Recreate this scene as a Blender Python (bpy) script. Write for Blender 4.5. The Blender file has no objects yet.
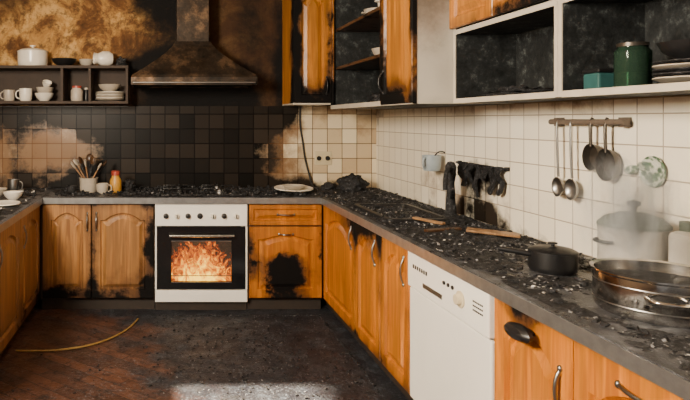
import bpy, bmesh, math, random
from mathutils import Vector, Matrix, noise, Euler
random.seed(7)
H=1.371
XR=1.13; XL=-0.893; YF=4.286; YW=4.886; XW=1.726; XLW=-1.49; ZC=0.82
# ------------------------------------------------------------------ materials
class M:
    def __init__(s,name,rough=0.6,metal=0.0,color=(0.5,0.5,0.5),bump=None,spec=0.5):
        s.m=bpy.data.materials.new(name); s.m.use_nodes=True; s.nt=s.m.node_tree
        s.b=s.nt.nodes['Principled BSDF']
        s.b.inputs['Roughness'].default_value=rough; s.b.inputs['Metallic'].default_value=metal
        s.b.inputs['Specular IOR Level'].default_value=spec
        s.b.inputs['Base Color'].default_value=(*color,1); s._pos=None
    def node(s,t,**p):
        n=s.nt.nodes.new(t)
        for k,v in p.items(): setattr(n,k,v)
        return n
    def put(s,sock,v):
        if isinstance(v,bpy.types.NodeSocket): s.nt.links.new(v,sock)
        elif isinstance(v,(tuple,list)):
            v=tuple(v)
            if len(sock.default_value)==4 and len(v)==3: v=(*v,1)
            sock.default_value=v
        else: sock.default_value=v
    @property
    def pos(s):
        if s._pos is None: s._pos=s.node('ShaderNodeNewGeometry').outputs['Position']
        return s._pos
    def math(s,op,a,b=0.0,clamp=False):
        n=s.node('ShaderNodeMath',operation=op,use_clamp=clamp); s.put(n.inputs[0],a); s.put(n.inputs[1],b); return n.outputs[0]
    def vmul(s,v,k,op='MULTIPLY'):
        n=s.node('ShaderNodeVectorMath',operation=op); s.put(n.inputs[0],v); s.put(n.inputs[1],k); return n.outputs[0]
    def noise(s,scale=5,detail=6,rough=0.6,vec=None,dist=0.0,color=False):
        n=s.node('ShaderNodeTexNoise'); s.put(n.inputs['Vector'],vec if vec is not None else s.pos)
        n.inputs['Scale'].default_value=scale; n.inputs['Detail'].default_value=detail
        n.inputs['Roughness'].default_value=rough; n.inputs['Distortion'].default_value=dist
        return n.outputs['Color' if color else 'Fac']
    def ramp(s,f,stops,interp='LINEAR'):
        n=s.node('ShaderNodeValToRGB'); s.put(n.inputs[0],f); e=n.color_ramp; e.interpolation=interp
        while len(e.elements)<len(stops): e.elements.new(0.5)
        for el,(p,c) in zip(e.elements,stops):
            el.position=p; el.color=(*c,1) if len(c)==3 else c
        return n.outputs[0]
    def mix(s,f,a,b,blend='MIX'):
        n=s.node('ShaderNodeMix',data_type='RGBA',blend_type=blend)
        s.put(n.inputs[0],f); s.put(n.inputs[6],a); s.put(n.inputs[7],b); return n.outputs[2]
    def mr(s,v,a,b,c=0.0,d=1.0,smooth=True):
        n=s.node('ShaderNodeMapRange'); n.interpolation_type='SMOOTHSTEP' if smooth else 'LINEAR'
        s.put(n.inputs[0],v); 
        for i,x in enumerate((a,b,c,d)): n.inputs[i+1].default_value=x
        return n.outputs[0]
    def blobs(s,bl,bias=0.0,nscale=4,amp=1.2,lo=0.4,hi=0.62,detail=8):
        """soot deposit: sum of falloffs round world points, broken up by noise"""
        v=s.math('MULTIPLY',s.math('SUBTRACT',s.noise(nscale,detail,0.65),0.5),amp)
        v=s.math('ADD',v,bias)
        for (c,r,st) in bl:
            d=s.vmul(s.vmul(s.pos,c,'SUBTRACT'),r,'DIVIDE')
            n=s.node('ShaderNodeVectorMath',operation='LENGTH'); s.put(n.inputs[0],d)
            v=s.math('ADD',v,s.mr(n.outputs['Value'],0,1,st,0))
        return s.mr(v,lo,hi)
    def bump(s,h,strength=0.3,dist=0.01):
        n=s.node('ShaderNodeBump'); n.inputs['Strength'].default_value=strength; n.inputs['Distance'].default_value=dist
        s.put(n.inputs['Height'],h); s.put(s.b.inputs['Normal'],n.outputs[0])
    def col(s,c): s.put(s.b.inputs['Base Color'],c)
    def rough(s,c): s.put(s.b.inputs['Roughness'],c)
    def dull(s,k): s.put(s.b.inputs['Specular IOR Level'],s.math('SUBTRACT',0.5,s.math('MULTIPLY',k,0.38)))

SOOT=(0.004,0.0035,0.0035)
def simple(name,color,rough=0.5,metal=0.0,var=0.15,soot=0.0,nscale=20):
    m=M(name,rough,metal,color)
    dark=tuple(c*(1-var*2.2) for c in color)
    c=m.mix(m.noise(nscale),dark,tuple(min(1,x*(1+var)) for x in color))
    if soot!=0:
        k=m.blobs([],bias=soot,nscale=9); c=m.mix(k,c,SOOT)
    m.col(c); m.bump(m.noise(nscale*4),0.08,0.003); return m.m

def wood(name,light,dark,bl=[],bias=-0.05,nscale=5,brown=0.22):
    m=M(name,0.42)
    g=m.noise(1.0,8,0.6,vec=m.vmul(m.pos,(42,42,2.4)),dist=0.6)
    w=m.noise(1.0,4,0.5,vec=m.vmul(m.pos,(10,10,1.1)),dist=1.5)
    c=m.mix(m.mr(g,0.36,0.64),dark,light)
    c=m.mix(m.mr(w,0.4,0.65,0,0.7),c,tuple(x*0.5 for x in light))
    br=m.blobs(bl,bias=bias+brown,nscale=nscale,amp=1.3,lo=0.3,hi=0.85)
    c=m.mix(m.math('MULTIPLY',br,0.88),c,(0.05,0.018,0.006))
    k=m.blobs(bl,bias=bias,nscale=nscale*1.5,amp=1.3)
    c=m.mix(k,c,SOOT); m.col(c); m.dull(k)
    m.rough(m.math('ADD',m.math('MULTIPLY',k,0.35),0.38))
    m.bump(g,0.15,0.003); return m.m

wood_right=wood('wood_right',(0.62,0.205,0.009),(0.38,0.105,0.005),[((1.13,3.5,0.80),(0.5,1.0,0.28),0.85),((1.13,3.4,0.04),(0.5,1.5,0.20),0.65),((1.1,1.9,0.74),(.2,.2,.10),0.65),((1.1,1.5,0.80),(.5,1.2,.10),0.55),((1.1,3.16,0.5),(.2,.08,.6),.45),((1.1,3.57,0.5),(.2,.08,.6),.4),((1.1,2.8,.3),(.2,.1,.6),.35)],bias=-0.10)
wood_left=wood('wood_left',(0.42,0.20,0.058),(0.22,0.09,0.023),[((-0.45,4.28,0.02),(1.0,0.3,0.36),0.75),((-0.08,4.28,0.45),(0.18,0.3,0.7),0.75),((-0.52,4.28,0.45),(0.08,0.3,0.6),0.5),((-0.45,4.28,0.82),(0.9,0.3,0.13),0.6),((-0.89,3.9,0.1),(.3,1.2,.3),.5)],bias=-0.05)
wood_drawer=wood('wood_drawer',(0.54,0.18,0.012),(0.33,0.095,0.007),[((0.86,4.28,0.26),(0.30,0.3,0.30),1.1),((0.60,4.28,0.4),(0.13,0.3,0.5),0.6),((0.9,4.28,0.02),(0.7,0.3,0.16),0.7),((1.12,4.28,0.5),(0.07,0.3,0.6),0.5),((.85,4.28,.82),(.6,.3,.08),.5)],bias=-0.12,nscale=8)
wood_upper=wood('wood_upper',(0.56,0.215,0.026),(0.32,0.105,0.010),[((0.96,4.4,2.0),(0.14,0.3,1.6),0.8),((1.1,4.4,1.48),(0.4,0.3,0.30),0.9),((1.22,4.4,1.9),(0.06,0.3,1.0),0.5),((1.23,3.2,1.45),(0.2,0.6,0.22),0.8),((1.23,3.40,1.8),(0.1,0.16,1.0),0.7),((1.23,2.96,1.9),(.1,.07,.8),.6),((1.42,2.2,1.82),(.1,1.6,.11),.65)],bias=0.0,nscale=4)
wood_char=wood('wood_char',(0.10,0.05,0.02),(0.03,0.015,0.008),[],bias=0.35)
wood_plain=wood('wood_plain',(0.36,0.20,0.09),(0.21,0.11,0.05),[],bias=0.03,nscale=14)

def plaster():
    m=M('plaster_scorched',0.85,spec=0.25)
    a=m.noise(3.2,12,0.72,dist=0.8); b=m.noise(9,10,0.78)
    c=m.ramp(a,[(0.33,(0.05,0.022,0.009)),(0.45,(0.17,0.075,0.024)),(0.54,(0.43,0.23,0.07)),(0.62,(0.62,0.38,0.14)),(0.72,(0.24,0.12,0.05))])
    c=m.mix(m.mr(b,0.46,0.60,0,0.8),c,(0.075,0.036,0.016))
    br=m.blobs([((0.75,4.88,1.9),(1.35,0.6,1.6),1.5),((-0.2,4.88,1.55),(1.7,0.6,0.5),0.9),((-1.3,4.88,2.5),(.8,.6,.55),.8)],bias=0.12,nscale=2.8,amp=1.4,lo=0.2,hi=0.9)
    c=m.mix(m.math('MULTIPLY',br,0.92),c,(0.045,0.021,0.010))
    k=m.blobs([((0.25,4.88,1.50),(1.0,0.6,0.6),1.5),((0.0,4.88,2.4),(0.55,0.6,0.9),1.2),((0.72,4.88,2.2),(0.35,.6,1.0),.7),((0.97,4.88,1.8),(0.15,.6,1.0),.8),((-.4,4.88,1.78),(.7,.6,.25),.6),((-1.1,4.88,1.82),(.6,.6,.16),.5)],bias=0.03,nscale=3.5,amp=1.4,lo=0.35,hi=0.95)
    c=m.mix(k,c,SOOT)
    m.col(c); m.bump(m.math('ADD',a,m.math('MULTIPLY',b,0.6)),0.6,0.025); return m.m
M_PL=plaster()

def tiles(name,axis,bl,bias,tint,tint2,brown=0.0,ts=0.12,nscale=4,brbl=[],mortar=(0.2,0.16,0.12)):
    m=M(name,0.25)
    sp=m.node('ShaderNodeSeparateXYZ'); m.put(sp.inputs[0],m.pos)
    cb=m.node('ShaderNodeCombineXYZ'); m.put(cb.inputs[0],sp.outputs[axis]); m.put(cb.inputs[1],m.math('SUBTRACT',sp.outputs[2],ZC-0.001))
    def brick(c1,c2,mo,ms):
        b=m.node('ShaderNodeTexBrick',offset=0.0,squash=1.0); m.put(b.inputs['Vector'],cb.outputs[0])
        b.inputs['Scale'].default_value=1; b.inputs['Mortar Size'].default_value=ms; b.inputs['Mortar Smooth'].default_value=0.3
        b.inputs['Brick Width'].default_value=ts; b.inputs['Row Height'].default_value=ts; b.inputs['Bias'].default_value=0
        m.put(b.inputs['Color1'],c1); m.put(b.inputs['Color2'],c2); m.put(b.inputs['Mortar'],mo); return b
    b=brick(tint,tint2,mortar,0.0028)
    r=brick((0,0,0),(1,1,1),(0.5,0.5,0.5),0.0028)   # per-tile random value
    rb=m.node('ShaderNodeRGBToBW'); m.put(rb.inputs[0],r.outputs['Color'])
    sb=brick((0.004,0.0035,0.003),(0.028,0.021,0.016),(0.0015,0.001,0.001),0.0045)
    c=b.outputs['Color']
    jit=m.math('MULTIPLY',m.math('SUBTRACT',rb.outputs[0],0.5),0.35)
    def bl2(B,bi,ns,amp,lo,hi):
        v=m.math('MULTIPLY',m.math('SUBTRACT',m.noise(ns,9,0.68),0.5),amp); v=m.math('ADD',m.math('ADD',v,bi),jit)
        for (cc,rr,st) in B:
            d=m.vmul(m.vmul(m.pos,cc,'SUBTRACT'),rr,'DIVIDE'); n=m.node('ShaderNodeVectorMath',operation='LENGTH'); m.put(n.inputs[0],d)
            v=m.math('ADD',v,m.mr(n.outputs['Value'],0,1,st,0))
        return m.mr(v,lo,hi)
    br=bl2(brbl,brown,nscale*0.8,1.4,0.2,0.8)
    c=m.mix(m.math('MULTIPLY',br,0.86),c,(0.16,0.07,0.024))
    k=bl2(bl,bias,nscale,1.2,0.38,0.78)
    c=m.mix(k,c,sb.outputs['Color'])
    m.col(c); m.dull(k); m.rough(m.math('ADD',m.math('MULTIPLY',k,0.15),0.2))
    m.bump(m.math('SUBTRACT',1.0,b.outputs['Fac']),0.6,0.004); return m.m
T_BACK=tiles('tiles_back',0,[((0.24,4.88,1.2),(0.97,1,1.7),1.8),((-0.7,4.88,1.46),(1.6,1,0.30),1.0),((-0.6,4.88,0.83),(1.4,1,0.26),0.95),((-0.35,4.88,1.1),(0.65,1,0.8),0.7),((-1.2,4.88,1.15),(0.25,1,0.4),0.5),((0.98,4.88,1.5),(.42,1,.32),.8),((1.2,4.88,0.82),(.8,1,.14),.7)],0.12,(0.80,0.68,0.48),(0.50,0.36,0.21),brown=0.05,brbl=[((-0.8,4.88,1.15),(1.7,1,1.5),0.95),((.85,4.88,1.2),(.45,1,1.2),.8),((1.4,4.88,1.4),(.5,1,.3),.4)],nscale=6,mortar=(0.07,0.045,0.03))
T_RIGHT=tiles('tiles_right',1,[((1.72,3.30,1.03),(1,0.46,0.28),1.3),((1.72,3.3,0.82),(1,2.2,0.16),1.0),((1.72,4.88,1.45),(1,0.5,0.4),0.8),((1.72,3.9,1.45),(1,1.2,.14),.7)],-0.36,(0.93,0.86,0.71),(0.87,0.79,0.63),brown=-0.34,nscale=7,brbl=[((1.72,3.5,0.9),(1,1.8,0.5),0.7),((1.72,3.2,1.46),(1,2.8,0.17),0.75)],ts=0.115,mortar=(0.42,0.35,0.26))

def counter_mat():
    m=M('counter_stone',0.35)
    a=m.noise(11,12,0.75); b=m.noise(75,5,0.75)
    c=m.ramp(a,[(0.32,(0.008,0.008,0.010)),(0.5,(0.035,0.037,0.043)),(0.62,(0.12,0.125,0.14)),(0.75,(0.30,0.31,0.33))])
    c=m.mix(m.mr(b,0.58,0.68),c,(0.33,0.33,0.34))
    k=m.blobs([((1.5,3.0,0.82),(0.45,1.9,0.3),0.5),((0.6,4.6,0.82),(1.1,0.35,0.3),0.5)],bias=-0.02,nscale=16,amp=1.3)
    c=m.mix(m.math('MULTIPLY',k,0.92),c,SOOT); m.col(c)
    m.rough(m.mr(a,0.3,0.7,0.2,0.5)); m.bump(m.math('ADD',a,m.math('MULTIPLY',b,0.6)),0.6,0.012); return m.m
M_CT=counter_mat()
def floor_mat():
    m=M('parquet_burnt',0.5)
    mp=m.node('ShaderNodeMapping'); m.put(mp.inputs['Vector'],m.pos); mp.inputs['Rotation'].default_value=(0,0,math.radians(38))
    b=m.node('ShaderNodeTexBrick',offset=0.5); m.put(b.inputs['Vector'],mp.outputs[0])
    b.inputs['Scale'].default_value=1; b.inputs['Mortar Size'].default_value=0.003
    b.inputs['Brick Width'].default_value=0.42; b.inputs['Row Height'].default_value=0.085
    m.put(b.inputs['Color1'],(0.12,0.046,0.024)); m.put(b.inputs['Color2'],(0.045,0.018,0.011)); m.put(b.inputs['Mortar'],(0.005,0.004,0.003))
    g=m.noise(1,8,0.6,vec=m.vmul(mp.outputs[0],(4,50,1)))
    c=m.mix(m.mr(g,0.3,0.75,0,0.6),b.outputs['Color'],(0.03,0.013,0.008))
    k=m.blobs([((0.85,3.6,0),(1.5,2.0,1),1.6),((-0.2,4.4,0),(1.5,0.6,1),0.7)],bias=0.02,nscale=5,amp=1.9,lo=0.2,hi=0.75)
    c=m.mix(m.math('MULTIPLY',k,0.94),c,(0.009,0.012,0.018))
    ash=m.mr(m.noise(9,12,0.8),0.50,0.64)
    c=m.mix(m.math('MULTIPLY',m.math('MULTIPLY',ash,k),0.6),c,(0.06,0.074,0.094))
    sp=m.mr(m.noise(60,8,0.85),0.53,0.62); sp2=m.mr(m.noise(4,9,0.72),0.40,0.56)
    c=m.mix(m.math('MULTIPLY',m.math('MULTIPLY',sp,sp2),0.75),c,(0.19,0.22,0.26))
    dk=m.mr(m.noise(14,10,0.8),0.53,0.61); c=m.mix(m.math('MULTIPLY',dk,0.85),c,(0.004,0.004,0.005))
    m.col(c); m.rough(m.mr(m.noise(7),0.3,0.7,0.35,0.7)); m.bump(m.math('ADD',m.noise(50),m.math('MULTIPLY',b.outputs['Fac'],-0.6)),0.7,0.011); return m.m
M_FL=floor_mat()
def charshelf():
    m=M('charred_laminate',0.6,spec=0.3)
    c=m.ramp(m.noise(13,12,0.8),[(0.36,(0.004,0.005,0.005)),(0.54,(0.018,0.020,0.021)),(0.64,(0.08,0.09,0.09)),(0.72,(0.42,0.42,0.38))])
    m.col(c); m.bump(m.noise(40),0.5,0.008); return m.m
M_CS=charshelf()
M_WHITE=simple('white_enamel',(0.86,0.84,0.78),0.3,var=0.04,soot=-0.20,nscale=6)
M_FRAME=simple('white_laminate',(0.56,0.50,0.41),0.4,var=0.15,soot=0.16,nscale=10)
def greypanel():
    m=M('grey_panel',0.4)
    c=m.ramp(m.noise(2.5,5,0.5),[(0.3,(0.34,0.31,0.26)),(0.7,(0.52,0.48,0.41))])
    k=m.blobs([((1.3,2.95,2.0),(0.35,0.5,0.7),0.9),((1.5,2.95,1.46),(.5,.5,.08),.5)],bias=-0.2,nscale=5,amp=0.9,lo=0.2,hi=0.9); c=m.mix(k,c,(0.05,0.036,0.024))
    m.col(c); return m.m
M_GP=greypanel()
def hoodmat():
    m=M('hood_scorched_steel',0.42,0.6,spec=0.4)
    c=m.ramp(m.noise(4,12,0.78),[(0.36,(0.008,0.007,0.006)),(0.5,(0.04,0.027,0.018)),(0.61,(0.15,0.09,0.05)),(0.75,(0.30,0.20,0.12))])
    m.col(c); m.rough(m.mr(m.noise(9),0.3,0.7,0.32,0.65)); m.bump(m.noise(30),0.25,0.006); return m.m
M_HD=hoodmat()
M_STEEL=simple('steel',(0.55,0.54,0.52),0.25,1.0,var=0.1)
M_STEELD=simple('steel_dirty',(0.33,0.32,0.31),0.35,1.0,var=0.2,soot=-0.1)
M_STEELB=simple('steel_blackened',(0.10,0.085,0.07),0.4,0.8,var=0.3,soot=0.1)
M_BLK=simple('black_iron',(0.010,0.010,0.011),0.4,0.0,var=0.3)
M_BGLASS=simple('black_glass',(0.008,0.008,0.009),0.08,0,var=0.1)
def char():
    m=M('char',0.6,spec=0.35); c=m.ramp(m.noise(50,8,0.8),[(0.35,(0.003,0.003,0.003)),(0.54,(0.016,0.016,0.018)),(0.64,(0.10,0.102,0.112)),(0.74,(0.42,0.43,0.45))])
    m.col(c); m.bump(m.noise(90),0.8,0.012); return m.m
M_CHAR=char()
M_SHF=simple('shelf_burnt_wood',(0.045,0.026,0.016),0.7,var=0.3,soot=-0.05,nscale=12)
M_ASH=simple('ash_grey',(0.26,0.26,0.27),0.9,var=0.3)
M_ASHW=simple('ash_white',(0.6,0.57,0.52),0.9,var=0.2)
M_CER=simple('ceramic_white',(0.80,0.75,0.65),0.25,var=0.06,soot=-0.15)
M_CERD=simple('ceramic_dull',(0.48,0.42,0.34),0.35,var=0.15,soot=0.0)
M_CUPB=simple('ceramic_blue_grey',(0.36,0.42,0.46),0.3,var=0.15,soot=0.02)
M_POTW=simple('enamel_grey',(0.46,0.43,0.38),0.35,var=0.1,soot=-0.05)
M_CRM=simple('cream_plastic',(0.62,0.52,0.34),0.4,var=0.08,soot=-0.12)
M_MUST=simple('mustard',(0.50,0.25,0.03),0.4,var=0.15)
M_RED=simple('red_lid',(0.35,0.05,0.03),0.4)
M_TEAL=simple('teal_tin',(0.03,0.10,0.10),0.35,var=0.2,soot=-0.05)
M_CLOTH=simple('lid_grey_green',(0.13,0.16,0.115),0.6,var=0.3,soot=-0.1)
M_HOSE=simple('hose_yellow',(0.28,0.17,0.04),0.6,var=0.2,soot=-.05)
M_RUB=simple('rubber',(0.015,0.014,0.013),0.7)
def glassm(name,col,tr=0.7,rough=0.05):
    m=M(name); nt=m.nt; out=nt.nodes['Material Output']
    t=m.node('ShaderNodeBsdfTransparent'); t.inputs[0].default_value=(*col,1)
    m.b.inputs['Base Color'].default_value=(*[c*0.3 for c in col],1); m.b.inputs['Roughness'].default_value=rough
    s=m.node('ShaderNodeMixShader'); s.inputs[0].default_value=tr
    nt.links.new(m.b.outputs[0],s.inputs[1]); nt.links.new(t.outputs[0],s.inputs[2]); nt.links.new(s.outputs[0],out.inputs[0]); return m.m
M_GLJ=glassm('glass_green',(0.22,0.42,0.30),0.78)
M_GLO=glassm('glass_oven',(0.95,0.9,0.85),0.92)
def deco():
    m=M('painted_plate',0.25)
    v=m.node('ShaderNodeTexVoronoi'); m.put(v.inputs['Vector'],m.pos); v.inputs['Scale'].default_value=52
    c=m.ramp(v.outputs['Distance'],[(0.2,(0.02,0.07,0.045)),(0.45,(0.10,0.18,0.09)),(0.6,(0.58,0.58,0.50))])
    m.col(c); return m.m
M_DECO=deco()
def firem():
    m=M('flames'); nt=m.nt; out=nt.nodes['Material Output']
    sp=m.node('ShaderNodeSeparateXYZ'); m.put(sp.inputs[0],m.pos)
    h=m.mr(sp.outputs[2],0.20,0.49,0,1,False)
    n=m.noise(1,7,0.62,vec=m.vmul(m.pos,(13,26,8)),dist=1.9)
    cx=m.math('ABSOLUTE',m.math('SUBTRACT',sp.outputs[0],0.257))
    v=m.math('SUBTRACT',m.math('ADD',n,0.27),m.math('MULTIPLY',h,0.38))
    v=m.math('SUBTRACT',v,m.mr(cx,0.08,0.23,0,0.18))
    c=m.ramp(v,[(0.40,(0.6,0.012,0.0)),(0.50,(1.0,0.11,0.0005)),(0.60,(1.0,0.28,0.003)),(0.76,(1.0,0.62,0.05))])
    e=m.node('ShaderNodeEmission'); m.put(e.inputs[0],c); m.put(e.inputs[1],m.mr(v,0.44,0.84,0.35,4.5))
    t=m.node('ShaderNodeBsdfTransparent'); s=m.node('ShaderNodeMixShader'); m.put(s.inputs[0],m.mr(v,0.44,0.56))
    nt.links.new(t.outputs[0],s.inputs[1]); nt.links.new(e.outputs[0],s.inputs[2]); nt.links.new(s.outputs[0],out.inputs[0]); return m.m
M_FIRE=firem()
def smokem():
    m=M('steam'); nt=m.nt; out=nt.nodes['Material Output']; nt.nodes.remove(m.b)
    p=m.node('ShaderNodeVolumePrincipled'); tc=m.node('ShaderNodeTexCoord')
    n=m.noise(1,5,0.6,vec=m.vmul(m.pos,(14,14,5)),dist=1.8)
    ln=m.node('ShaderNodeVectorMath',operation='LENGTH'); m.put(ln.inputs[0],tc.outputs['Object'])
    fall=m.mr(ln.outputs['Value'],0.2,1.0,1,0)
    d=m.math('MULTIPLY',m.math('MULTIPLY',m.mr(n,0.44,0.66),fall),24.0)
    m.put(p.inputs['Density'],d); p.inputs['Color'].default_value=(1,1,1,1); p.inputs['Anisotropy'].default_value=0.0
    nt.links.new(p.outputs[0],out.inputs['Volume']); return m.m
M_SMOKE=smokem()

# ------------------------------------------------------------------ mesh helpers
COL=bpy.context.scene.collection
def setp(o,parent):
    if parent is not None:
        bpy.context.view_layer.update()
        o.parent=parent; o.matrix_parent_inverse=parent.matrix_world.inverted()
    return o
def empty(name,loc=(0,0,0)):
    e=bpy.data.objects.new(name,None); e.location=loc; e.empty_display_size=0.1; COL.objects.link(e); return e
def mesh(name,verts,faces,mat,parent=None,smooth=False,loc=None,rot=None,bevel=0):
    me=bpy.data.meshes.new(name); me.from_pydata([tuple(v) for v in verts],[],faces); me.update()
    bm=bmesh.new(); bm.from_mesh(me); bmesh.ops.recalc_face_normals(bm,faces=bm.faces[:]); bm.to_mesh(me); bm.free()
    if smooth:
        for p in me.polygons: p.use_smooth=True
        try: me.set_sharp_from_angle(angle=math.radians(40))
        except Exception: pass
    me.materials.append(mat); o=bpy.data.objects.new(name,me); COL.objects.link(o)
    if loc is not None: o.location=loc
    if rot is not None: o.rotation_euler=rot
    if bevel:
        b=o.modifiers.new('bevel','BEVEL'); b.width=bevel; b.segments=2; b.limit_method='ANGLE'
    return setp(o,parent)
def box(name,x0,x1,y0,y1,z0,z1,mat,parent=None,bevel=0.002,rot=None):
    cx,cy,cz=(x0+x1)/2,(y0+y1)/2,(z0+z1)/2; a,b,c=(x1-x0)/2,(y1-y0)/2,(z1-z0)/2
    v=[(sx*a,sy*b,sz*c) for sx in(-1,1) for sy in(-1,1) for sz in(-1,1)]
    f=[(0,1,3,2),(4,6,7,5),(0,4,5,1),(2,3,7,6),(0,2,6,4),(1,5,7,3)]
    return mesh(name,v,f,mat,parent,loc=(cx,cy,cz),bevel=bevel,rot=rot)
def lathe(name,prof,loc,mat,parent=None,segs=36,rot=None,sc=(1,1,1)):
    v=[];f=[];n=len(prof)
    for i in range(segs):
        a=2*math.pi*i/segs
        for r,z in prof: v.append((r*math.cos(a)*sc[0],r*math.sin(a)*sc[1],z*sc[2]))
    for i in range(segs):
        j=(i+1)%segs
        for k in range(n-1): f.append((i*n+k,j*n+k,j*n+k+1,i*n+k+1))
    o=mesh(name,v,f,mat,None,True,loc,rot)
    bm=bmesh.new(); bm.from_mesh(o.data); bmesh.ops.remove_doubles(bm,verts=bm.verts[:],dist=1e-5); bmesh.ops.recalc_face_normals(bm,faces=bm.faces[:]); bm.to_mesh(o.data); bm.free()
    return setp(o,parent)
def tube(name,pts,r,mat,parent=None,smoothpts=True,cyc=False):
    cu=bpy.data.curves.new(name,'CURVE'); cu.dimensions='3D'; cu.bevel_depth=r; cu.bevel_resolution=3; cu.use_fill_caps=True
    sp=cu.splines.new('NURBS' if smoothpts else 'POLY'); sp.points.add(len(pts)-1)
    for p,q in zip(sp.points,pts): p.co=(*q,1)
    if smoothpts: sp.order_u=min(4,len(pts)); sp.use_endpoint_u=True; sp.resolution_u=6
    sp.use_cyclic_u=cyc
    o=bpy.data.objects.new(name,cu); COL.objects.link(o); bpy.context.view_layer.update()
    me=bpy.data.meshes.new_from_object(o.evaluated_get(bpy.context.evaluated_depsgraph_get()))
    bpy.data.objects.remove(o); bpy.data.curves.remove(cu)
    for p in me.polygons: p.use_smooth=True
    me.name=name; me.materials.clear(); me.materials.append(mat)
    o=bpy.data.objects.new(name,me); COL.objects.link(o); return setp(o,parent)
def blob(name,loc,sc,amp,mat,parent=None,fs=6,seed=0,sub=4,flat=True):
    bm=bmesh.new(); bmesh.ops.create_icosphere(bm,subdivisions=sub,radius=1)
    for v in bm.verts:
        p=v.co.normalized(); d=1+amp*noise.turbulence(p*fs*0.35+Vector((seed,seed*2,0)),4,False)-amp*0.4
        q=Vector((p.x*sc[0]*d,p.y*sc[1]*d,p.z*sc[2]*d))
        if flat and q.z<-sc[2]*0.55: q.z=-sc[2]*0.55
        v.co=q
    me=bpy.data.meshes.new(name); bm.to_mesh(me); bm.free()
    for p in me.polygons: p.use_smooth=True
    me.materials.append(mat); o=bpy.data.objects.new(name,me); o.location=(loc[0],loc[1],loc[2]+(sc[2]*0.55 if flat else 0)); COL.objects.link(o); return setp(o,parent)
ROT={'B':0,'R':-math.pi/2,'L':math.pi/2}
def xf(face,p,a,z):
    return {'B':Matrix.Translation((a,p,z)),'R':Matrix.Translation((p,a,z)),'L':Matrix.Translation((p,a,z))}[face] @ Matrix.Rotation(ROT[face],4,'Z')
def door(name,face,plane,a0,a1,z0,z1,mat,parent,arch=0.05,frame=0.06,t=0.022):
    """raised-panel door; back at plane, protruding toward the room"""
    w=abs(a1-a0)-0.006; h=z1-z0-0.006; NA=20
    def loop(m,y,outer=False):
        hw=w/2-m; pts=[(-hw,y,m),(hw,y,m)]
        top=h-m
        for i in range(NA+1):
            u=1-2*i/NA; uu=min(1,abs(u)/0.8)
            z=top if (outer or arch==0) else top-arch+arch*math.cos(uu*math.pi/2)**0.8 if uu<1 else top-arch
            pts.append((u*hw,y,z))
        return pts
    L=[loop(0,0,True),loop(0,-t+0.004,True),loop(0.004,-t,True),loop(frame,-t),loop(frame+0.008,-t+0.013),loop(frame+0.018,-t+0.013),loop(frame+0.042,-t+0.001)]
    v=[];f=[]; n=len(L[0])
    for l in L: v+=l
    for k in range(len(L)-1):
        for i in range(n):
            j=(i+1)%n; f.append((k*n+i,k*n+j,(k+1)*n+j,(k+1)*n+i))
    f.append(tuple((len(L)-1)*n+i for i in range(n))); f.append(tuple(reversed(range(n))))
    MT=xf(face,plane,(a0+a1)/2,z0+0.003)
    o=mesh(name,v,f,mat,None,False,bevel=0); o.matrix_world=MT; return setp(o,parent)
def handle(name,face,plane,a,z,L,parent,vert=True,mat=None,off=0.022,r=0.005,arc=0.028):
    MT=xf(face,plane,a,z); pts=[]
    for i in range(9):
        u=-1+2*i/8; s=u*L/2; y=-off-arc*(1-abs(u)**2.5)+0.002
        pts.append(MT@Vector((0,y,s) if vert else (s,y,0)))
    o=tube(name,pts,r,mat or M_STEELD,parent)
    for sgn in(-1,1):
        c=MT@Vector((0,-off,sgn*L/2) if vert else (sgn*L/2,-off,0))
        blob(name+'_foot',(c.x,c.y,c.z),(0.009,0.009,0.011),0,mat or M_STEELD,parent,sub=2,flat=False)
    return o

# ------------------------------------------------------------------ room
box('floor',XLW-0.12,XW+0.12,-1.5,YW+0.12,-0.08,0,M_FL,bevel=0)
box('wall_back',XLW-0.12,XW+0.12,YW,YW+0.12,0,2.62,M_PL,bevel=0)
M_WP=simple('wall_paint',(0.48,0.36,0.23),0.85,var=0.08,soot=-0.05,nscale=4)
box('wall_right',XW,XW+0.12,-1.5,YW,0,2.62,M_WP,bevel=0)
box('ceiling',XLW-0.12,XW+0.12,-1.5,YW+0.12,2.62,2.72,M_WP,bevel=0)
wl=empty('wall_left',(XLW,1.5,1.3))
WY0,WY1,WZ0,WZ1=2.66,3.10,1.46,2.2
box('wall_left_panel_a',XLW-0.02,XLW,-1.5,WY0,0,2.62,M_WP,wl,0)
box('wall_left_panel_b',XLW-0.02,XLW,WY1,YW,0,2.62,M_WP,wl,0)
box('wall_left_panel_c',XLW-0.02,XLW,WY0,WY1,0,WZ0,M_WP,wl,0)
box('wall_left_panel_d',XLW-0.02,XLW,WY0,WY1,WZ1,2.62,M_WP,wl,0)
wf=empty('window_1',(XLW,(WY0+WY1)/2,1.85))
for nm,a in (('frame_bottom',(WY0-.04,WY1+.04,WZ0-.04,WZ0)),('frame_top',(WY0-.04,WY1+.04,WZ1,WZ1+.04)),('frame_side_a',(WY0-.04,WY0,WZ0,WZ1)),('frame_side_b',(WY1,WY1+.04,WZ0,WZ1))):
    box(nm,XLW,XLW+0.02,a[0],a[1],a[2],a[3],M_FRAME,wf)
box('tile_backsplash',XLW+0.001,XW-0.007,YW-0.007,YW-0.0005,ZC,1.484,T_BACK,bevel=0)
box('tile_backsplash',XW-0.007,XW-0.0005,0.2,YW-0.0005,ZC,1.449,T_RIGHT,bevel=0)

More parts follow.
